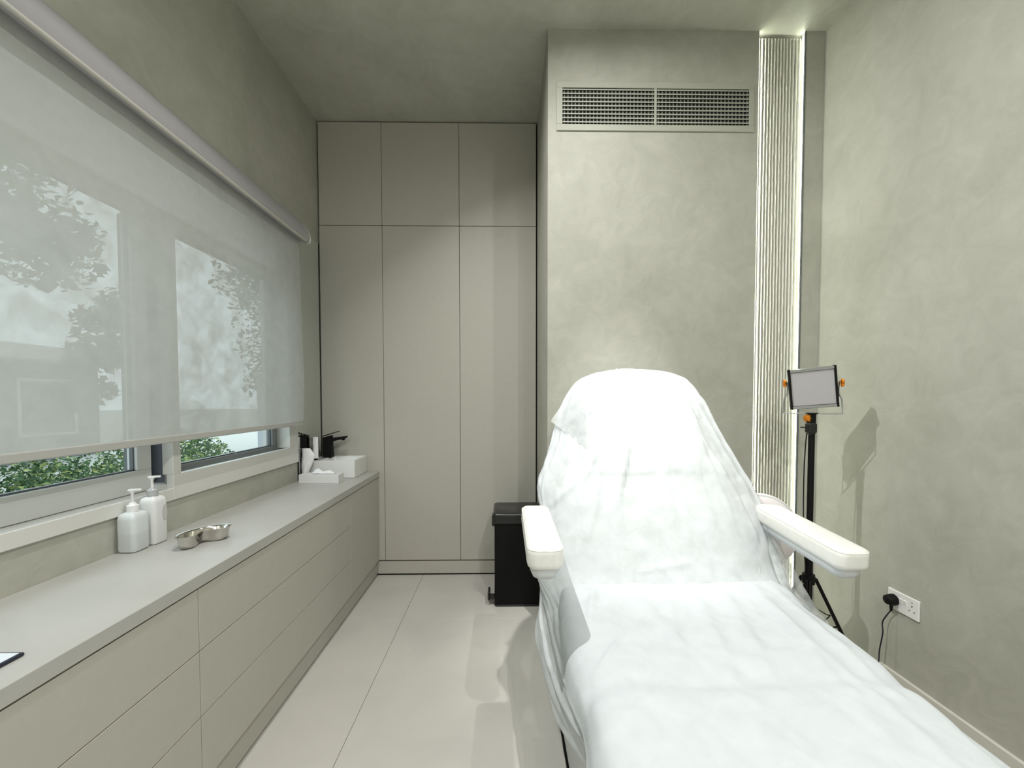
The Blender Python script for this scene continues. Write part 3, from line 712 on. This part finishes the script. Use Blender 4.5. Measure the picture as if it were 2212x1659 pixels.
rows.append([(0.45, 2.11, 1.41), (0.465, 2.075, 1.456), (0.495, 2.05, 1.473), (0.54, 2.035, 1.484), (0.60, 2.03, 1.490), (0.70, 2.035, 1.483), (0.77, 2.05, 1.472), (0.83, 2.075, 1.448), (0.86, 2.11, 1.40)])
D = [ # z, left, right, forward offset of the middle
 (1.442, 0.392, 0.893, 0.010), (1.376, 0.322, 0.938, -0.028), (1.300, 0.275, 0.968, -0.036), (1.230, 0.255, 0.983, -0.036), (1.127, 0.228, 1.010, -0.028),
 (1.028, 0.187, 1.042, -0.022), (0.954, 0.160, 1.066, -0.018), (0.847, 0.168, 1.082, -0.016), (0.731, 0.155, 1.080, -0.012), (0.650, 0.135, 1.088, -0.020)]
for z, l, r, off in D:
    wv = r-l
    t = (1.442-z)/0.8
    rows.append([(l+0.05, by(z, 0.15), z-0.03), (l+0.008, by(z, 0.11), z-0.01), (l, by(z, 0.065), z), (l+wv*0.20, by(z, off*0.8), z), (l+wv*0.5, by(z, off), z), (l+wv*0.8, by(z, off*0.8), z),
                 (r, by(z, 0.065), z), (r-0.006+0.05*t, by(z, 0.11), z-0.01), (r-0.04+0.12*t, by(z, 0.15), z-0.03)])
# on over the seat, hanging down both sides
S = [ # Y, z top, left hem x, hem z, right hem x, hem z
 (1.46, 0.602, 0.118, 0.46, 1.15, 0.47), (1.34, 0.600, 0.126, 0.40, 1.13, 0.46), (1.22, 0.600, 0.142, 0.385, 1.11, 0.46), (1.10, 0.600, 0.165, 0.39, 1.08, 0.46),
 (0.98, 0.598, 0.205, 0.41, 1.05, 0.47), (0.80, 0.595, 0.21, 0.44, 1.03, 0.48), (0.55, 0.592, 0.215, 0.45, 1.02, 0.48), (0.26, 0.590, 0.22, 0.46, 1.01, 0.48)]
for y, z, lx, lz, rx, rz in S:
    sk = 0.20*max(0, (y-1.0))
    rows.append([(lx, y+sk, lz), (lx*0.6+0.185*0.4, y+sk*0.6, (lz+z)/2), (0.188, y+0.01, z-0.030), (0.262, y, z+0.008), (CX, y, z+0.010), (0.965, y, z+0.006), (1.045, y, z-0.035), (rx*0.6+1.05*0.4, y+sk*0.6, (rz+z)/2), (rx, y+sk, rz)])
G = loft(rows, 22, 11)
FOLDS = [ # u at the top, u at the bottom, width, height, v0, v1
 (0.42, 0.335, 0.010, 0.013, 0.18, 0.52), (0.47, 0.425, 0.012, 0.010, 0.22, 0.50), (0.36, 0.29, 0.009, 0.010, 0.12, 0.50), (0.55, 0.52, 0.012, 0.008, 0.20, 0.50),
 (0.62, 0.64, 0.010, 0.010, 0.10, 0.50), (0.66, 0.735, 0.009, 0.013, 0.08, 0.48), (0.58, 0.585, 0.014, 0.008, 0.25, 0.50), (0.31, 0.235, 0.008, 0.010, 0.10, 0.50),
 (0.27, 0.20, 0.008, 0.010, 0.12, 0.5), (0.24, 0.14, 0.014, 0.014, 0.20, 0.62), (0.72, 0.80, 0.012, 0.012, 0.10, 0.62), (0.08, 0.10, 0.012, 0.016, 0.45, 0.98), (0.16, 0.17, 0.010, 0.012, 0.5, 0.9), (0.90, 0.90, 0.015, 0.014, 0.4, 0.95)]
CREASES = [ # polylines across the backrest, as (x, z)
[(0.537, 1.154), (0.496, 1.022), (0.448, 0.882)] ,
[(0.408, 1.059), (0.373, 0.899), (0.317, 0.77)] ,
[(0.837, 1.363), (0.878, 1.153), (0.966, 0.957), (1.024, 0.751)] ,
[(0.34, 1.022), (0.266, 0.951), (0.183, 0.875)] ,
[(0.453, 1.341), (0.36, 1.256), (0.334, 1.077)] ,
[(0.396, 0.622), (0.549, 0.686), (0.717, 0.707)] ,
[(0.676, 1.039), (0.624, 0.882)] ,
[(0.818, 1.039), (0.842, 0.831)] ,
[(0.563, 0.968), (0.568, 0.785)] ,
[(0.739, 1.003), (0.728, 0.753)] ,]
CH = [0.011, 0.010, 0.010, 0.008, 0.008, 0.005, 0.005, 0.006, 0.005, 0.005]
def crease(x, z):
    d = 0
    for k, pl_ in enumerate(CREASES):
        best = 9; tt = 0; side = 1
        n_ = len(pl_)-1
        for i in range(n_):
            (ax, az), (bx_, bz) = pl_[i], pl_[i+1]
            vx, vz = bx_-ax, bz-az; l2 = vx*vx+vz*vz
            t = max(0, min(1, ((x-ax)*vx+(z-az)*vz)/l2))
            ex, ez = x-ax-vx*t, z-az-vz*t; q = sqrt(ex*ex+ez*ez)
            if q < best: best = q; tt = (i+t)/n_; side = 1 if ex*vz-ez*vx > 0 else -1
        w_ = 0.013 if side > 0 else 0.006
        d += CH[k]*exp(-(best/w_)**2)*min(1, 0.25+3*sin(pi*tt))
    return d
def ss(a, b, x):
    t = max(0.0, min(1.0, (x-a)/(b-a))); return t*t*(3-2*t)
def f1(u, v, p):
    d = 0
    for (u0, u1, wd_, h_, v0, v1) in FOLDS:
        if v0 < v < v1:
            t = (v-v0)/(v1-v0); c = u0+(u1-u0)*t
            q_ = (u-c)/(wd_*0.75)
            d += 0.8*h_*(exp(-q_*q_) if q_ < 0 else exp(-q_*q_*3.2))*sin(pi*t)**0.6
    if v < 0.56 and 0.15 < u < 0.85: d += 0.85*crease(p.x, p.z)+(0.0045*ss(1.005, 1.035+0.01*sin(p.x*9), p.z)-0.004*ss(1.140, 1.170, p.z))*ss(0.30, 0.36, p.x)*(1-ss(0.84, 0.90, p.x))*(1-ss(1.35, 1.42, p.z))
    hem = 0.4+2.2*max(0, abs(u-0.5)*2-0.62)
    n1 = noise.noise(Vector((u*5, v*3.5, 1.3)))*0.010*hem
    n2 = noise.noise(Vector((u*14+3*v, v*9, 5.1)))*0.0040*hem
    n3 = abs(noise.noise(Vector((u*22-7*v, v*16+4*u, 2.1))))*0.0075+abs(noise.noise(Vector((u*46+9*v, v*30, 7.7))))*0.0028
    n3 += 0.0045*exp(-((v-(0.535+0.02*sin(u*7+1)))/0.016)**2)*max(0, sin(u*11-1))-0.006*exp(-((p.y-0.985)/0.03)**2)*(1 if v > 0.6 else 0)
    top = ss(0.0, 0.10, v)
    return (d+n1+n2+n3)*top-0.004*(1-top)
sh1 = thing('chair_sheet', 'long thin white disposable sheet draped from the headrest down the whole chair', 'sheet')
MB().grid(displaced(G, f1)).build('drape', SHEET1, sh1, smooth=True, angle=0, recalc=False)
# the loose corner at the upper left: sheet turned out past the edge of the backrest
cA = [[(0.400, 2.000, 1.445), (0.375, 1.950, 1.425), (0.385, 1.880, 1.385)],
      [(0.340, 2.000, 1.385), (0.325, 1.925, 1.365), (0.372, 1.840, 1.315)],
      [(0.280, 1.965, 1.325), (0.298, 1.895, 1.290), (0.362, 1.800, 1.235)],
      [(0.210, 1.915, 1.232), (0.270, 1.870, 1.185), (0.352, 1.765, 1.120)]]
MB().grid(displaced(loft(cA, 8, 6), lambda u, v, p: 0.004*noise.noise(p*14)+0.006*exp(-((u-0.45)/0.12)**2)*v)).build('loose_corner', SHEETTHIN, sh1, smooth=True, angle=0, recalc=False)
# outer single layer at the lower right, standing off the chair
cB = [[(1.060, 1.655, 0.840), (1.085, 1.680, 0.830), (1.100, 1.690, 0.815)],
      [(1.055, 1.600, 0.730), (1.090, 1.630, 0.760), (1.120, 1.660, 0.790)],
      [(1.050, 1.540, 0.640), (1.100, 1.570, 0.680), (1.128, 1.620, 0.712)],
      [(1.045, 1.460, 0.610), (1.100, 1.500, 0.600), (1.148, 1.560, 0.632)],
      [(1.040, 1.360, 0.600), (1.100, 1.400, 0.570), (1.165, 1.480, 0.552)],
      [(1.040, 1.240, 0.590), (1.080, 1.270, 0.560), (1.130, 1.350, 0.520)],
      [(1.030, 1.100, 0.580), (1.055, 1.120, 0.540), (1.085, 1.180, 0.490)]]
MB().grid(displaced(loft(cB, 8, 8), lambda u, v, p: 0.012*noise.noise(p*11)+0.009*abs(noise.noise(Vector((p.x*30+p.z*14, p.y*10, 1)))))).build('side_flap', SHEETTHIN, sh1, smooth=True, angle=0, recalc=False)
base(sh1, CX, 1.4, 0.4)

rows2 = []
S2 = [ # Y, z, left hem (x, z), left edge x, right edge x, right hem (x, z)
 (1.545, 0.622, 0.190, 0.560, 0.235, 1.035, 1.075, 0.585), (1.48, 0.640, 0.190, 0.530, 0.232, 1.040, 1.085, 0.560), (1.34, 0.634, 0.184, 0.520, 0.230, 1.015, 1.070, 0.520),
 (1.19, 0.630, 0.176, 0.530, 0.230, 1.020, 1.068, 0.490), (1.07, 0.628, 0.175, 0.525, 0.236, 1.010, 1.060, 0.480), (0.93, 0.624, 0.185, 0.535, 0.240, 0.985, 1.040, 0.470),
 (0.78, 0.620, 0.170, 0.530, 0.245, 0.970, 1.020, 0.470), (0.58, 0.616, 0.175, 0.520, 0.250, 0.960, 1.010, 0.470), (0.36, 0.610, 0.18, 0.510, 0.255, 0.955, 1.0, 0.46), (0.26, 0.56, 0.20, 0.46, 0.27, 0.94, 0.98, 0.42)]
for k, (y, z, lhx, lhz, le, re, rhx, rhz) in enumerate(S2):
    rows2.append([(lhx, y, lhz), ((lhx+le)/2-0.014, y, (lhz+z)/2+0.008), (le, y, z-0.006), (le+0.10, y, z+0.004), (CX-0.06, y, z), (re-0.22, y, z+0.004), (re-0.04, y, z), (re+0.016, y, z-0.030), (rhx, y, rhz)])
G2 = loft(rows2, 22, 18)
def f2(u, v, p):
    d = 0
    # soft rays running from the upper right towards the near left
    for (xa, ya, xb, yb, w_, h_) in ((0.92, 1.50, 0.80, 0.85, 0.022, 0.007), (0.80, 1.48, 0.66, 0.95, 0.020, 0.006), (0.70, 1.50, 0.56, 0.95, 0.022, 0.006), (0.98, 1.45, 0.92, 0.90, 0.016, 0.006), (0.88, 1.45, 0.86, 0.60, 0.018, 0.005),
                                     (0.46, 1.50, 0.50, 1.10, 0.025, 0.006), (0.60, 1.50, 0.44, 1.00, 0.020, 0.005), (0.36, 1.2, 0.24, 1.04, 0.010, 0.005), (0.33, 1.50, 0.26, 1.25, 0.014, 0.006), (0.55, 1.0, 0.55, 0.6, 0.04, 0.004)):
        t = (ya-p.y)/(ya-yb)
        if -0.1 < t < 1.1:
            c = xa+(xb-xa)*t
            d += h_*exp(-((p.x-c)/w_)**2)*sin(pi*(t+0.1)/1.2)
    n1 = noise.noise(Vector((p.x*5, p.y*4, 1.3)))*0.006
    n2 = noise.noise(Vector((p.x*13+p.y*4, p.y*6, p.z*8)))*0.0030
    e = 0.004*noise.noise(Vector((p.y*8, u*3, 2)))*ss(0.80, 1.0, abs(u-0.5)*2)
    hemf = 0.010*sin(p.x*13+0.6)*(1-ss(0, 0.10, v))
    n3 = abs(noise.noise(Vector((p.x*9+p.y*7, p.y*5-p.x*6, 3.1))))*0.006+abs(noise.noise(Vector((p.x*22+p.y*10, p.y*12, 8.1))))*0.0025
    step = -0.007*exp(-((p.y-1.0)/0.035)**2)+0.006*(1-ss(0.93, 0.985, p.y))
    lip = 0.010*exp(-(v/0.02)**2)
    return d*1.5+n1+n2+n3+e+hemf+0.003+step*(1-0.9*ss(0.60, 0.80, abs(u-0.5)*2))+lip
tag(MB().grid(displaced(G2, f2)).build('leg_rest_sheet', SHEET, smooth=True, angle=0, recalc=False), 'white disposable sheet spread over the seat and leg rest', 'sheet')

# ---------------------------------------------------------------- ceiling downlights (above the frame; the rear-wall pair is added fill)
for k, (x, y, p) in enumerate(DOWNLIGHTS):
    nm = ('over the aisle', 'over the treatment chair', 'behind the camera, chair side', 'near the rear wall, window side, unseen and added as fill', 'near the rear wall, chair side, unseen and added as fill')[k]
    d_ = thing('ceiling_downlight', 'small round white ceiling downlight '+nm, 'light', 'recessed ceiling downlights')
    m = MB()
    m.loops([[(x+r*cos(2*pi*i/24), y+r*sin(2*pi*i/24), z) for i in range(24)] for r, z in ((0.042, H-0.0005), (0.055, H-0.0005), (0.055, H-0.004), (0.042, H-0.006), (0.040, H-0.001))], cap0=False, cap1=False)
    m.build('ring', PLAST, d_, smooth=True)
    MB().lathe([(0, 0), (0.040, 0), (0.040, 0.002), (0, 0.002)], (x, y, H-0.0035), 24).build('lens', LENSM, d_)
    base(d_, x, y, H)

# ---------------------------------------------------------------- outside
struct(MB().box(-60, XL-0.4, -40, 70, -0.6, -0.4).build('ground', mat('outdoor_ground', (0.42, 0.42, 0.38), 0.9)))
LEAFM = []
for c1, c2 in (((0.020, 0.045, 0.012), (0.09, 0.15, 0.04)), ((0.02, 0.06, 0.015), (0.42, 0.46, 0.16))):
    m = mat('leaf', c2, 0.55)
    b = m.node_tree.nodes['Principled BSDF']; g_ = N(m, 'ShaderNodeNewGeometry'); r = N(m, 'ShaderNodeValToRGB')
    r.color_ramp.elements[0].color = (*c1, 1); r.color_ramp.elements[1].color = (*c2, 1); r.color_ramp.elements.new(0.72).color = (c1[0]*2.2, c1[1]*2.0, c1[2]*2.0, 1)
    L(m, g_.outputs['Random Per Island'], r.inputs[0]); L(m, r.outputs[0], b.inputs['Base Color'])
    LEAFM.append(m)
def foliage(parent, blobs, per, size, m):
    V, Fc = [], []
    for (c, r) in blobs:
        for k in range(int(per*r[0]*r[2])):
            d = Vector((random.gauss(0, 1), random.gauss(0, 1), random.gauss(0, 1))).normalized()*(random.random()**0.4)
            p = Vector(c)+Vector((d.x*r[0], d.y*r[1], d.z*r[2]))
            p += Vector((noise.noise(p*1.7), noise.noise(p*1.7+Vector((9, 0, 0))), noise.noise(p*1.7+Vector((0, 9, 0)))))*0.35*r[0]
            u = Vector((random.gauss(0, 1), random.gauss(0, 1), random.gauss(0, 0.6))).normalized(); w_ = u.orthogonal().normalized()
            s = size*random.uniform(0.6, 1.4); b0 = len(V); nn = u.cross(w_)
            V += [p-u*s, p+w_*s*0.45+nn*s*0.12, p+u*s, p-w_*s*0.45+nn*s*0.12]; Fc.append((b0, b0+1, b0+2)); Fc.append((b0, b0+2, b0+3))
    me = bpy.data.meshes.new('foliage'); me.from_pydata([tuple(q) for q in V], [], Fc); me.materials.append(m)
    o = bpy.data.objects.new('foliage', me); COL.objects.link(o); o.parent = parent; return stuff(o)
BARK = mat('bark', (0.12, 0.10, 0.08), 0.9)
def tree(label, trunk, blobs, per, size, m, nm='tree'):
    t = thing(nm, label, 'tree' if nm == 'tree' else 'bush')
    MB().tube(cr(trunk, 5), 0.09 if nm == 'tree' else 0.03, 8, 0.03 if nm == 'tree' else 0.01).build('trunk', BARK, t, smooth=True)
    foliage(t, blobs, per, size, m); base(t, *trunk[0])
tree('large dark-leaved tree standing left outside, seen through the blind', [(-6.4, 3.6, -0.4), (-6.3, 3.9, 1.2), (-6.0, 4.4, 2.6), (-5.9, 4.8, 4.0)],
     [((-6.0, 4.45, 3.75), (0.9, 1.15, 1.15)), ((-6.1, 2.8, 3.4), (1.0, 1.3, 1.5)), ((-6.0, 4.1, 4.9), (1.0, 1.6, 0.7)), ((-5.9, 5.45, 3.25), (0.5, 0.5, 0.50)), ((-6.0, 1.2, 3.0), (1.1, 1.3, 1.6)), ((-5.9, 6.1, 2.35), (0.4, 0.32, 0.36)), ((-5.9, 5.95, 1.95), (0.35, 0.34, 0.30)), ((-5.9, 6.35, 2.75), (0.3, 0.28, 0.25)), ((-5.9, 5.75, 1.42), (0.4, 0.35, 0.20))], 4200, 0.06, LEAFM[0])
tree('dark tree standing by the grey boundary wall, seen through the far part of the blind', [(-7.2, 13.0, -0.4), (-7.2, 12.9, 1.5), (-7.1, 13.0, 3.0)],
     [((-7.2, 13.4, 3.6), (1.0, 1.7, 2.2)), ((-7.2, 11.6, 4.6), (0.8, 0.9, 0.8)), ((-7.1, 12.4, 2.0), (0.6, 0.9, 0.9))], 900, 0.09, LEAFM[0])
tree('broad green hedge bush with yellowish leaf tips just below the window outside', [(-3.6, 2.6, -0.4), (-3.6, 2.7, 0.2), (-3.6, 2.8, 0.6)],
     [((-3.6, 2.3, 0.45), (0.6, 0.9, 0.62)), ((-3.7, 3.3, 0.42), (0.6, 0.7, 0.55)), ((-3.6, 1.2, 0.35), (0.6, 0.8, 0.6)), ((-4.3, 4.2, 0.25), (0.6, 0.6, 0.60))], 15000, 0.020, LEAFM[1], 'bush')
tree('loose pale-green bush seen through the far window pane', [(-6.2, 7.6, -0.4), (-6.2, 7.7, 0.1), (-6.2, 7.9, 0.4)],
     [((-6.2, 7.3, 0.35), (0.7, 0.8, 0.55)), ((-6.3, 8.4, 0.05), (0.6, 0.6, 0.40))], 5000, 0.04, LEAFM[1], 'bush')
bd = thing('low_building', 'low pale building with a flat overhanging roof beyond the garden', 'building')
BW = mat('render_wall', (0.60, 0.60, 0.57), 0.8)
MB().box(-17, -13, 2, 13.2, -0.4, 2.35).build('wall', mat('dark_wall', (0.16, 0.17, 0.17), 0.8), bd)  # plain dark grey wall below the pale roof
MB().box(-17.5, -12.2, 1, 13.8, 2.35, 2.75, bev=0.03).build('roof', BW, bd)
for yy in (3.5, 6.0, 8.5, 11.0):
    w_ = MB().box(-13.02, -12.96, yy, yy+1.5, 0.3, 1.9).build('window', UPVC, bd)
    MB().box(-12.97, -12.95, yy+0.08, yy+1.42, 0.38, 1.82).build('pane', DKAL, w_)
base(bd, -15, 7.6, -0.4)
gb = thing('grey_boundary_wall', 'plain grey rendered wall outside at the far end of the window', 'wall')
MB().box(-6.0, -5.75, 9.9, 13.5, -0.4, 1.9).build('panel', mat('grey_render', (0.42, 0.43, 0.46), 0.8), gb)
MB().box(-6.05, -5.70, 9.85, 13.55, 1.9, 1.97, bev=0.01).build('coping', BW, gb)
base(gb, -5.9, 11.7, -0.4)
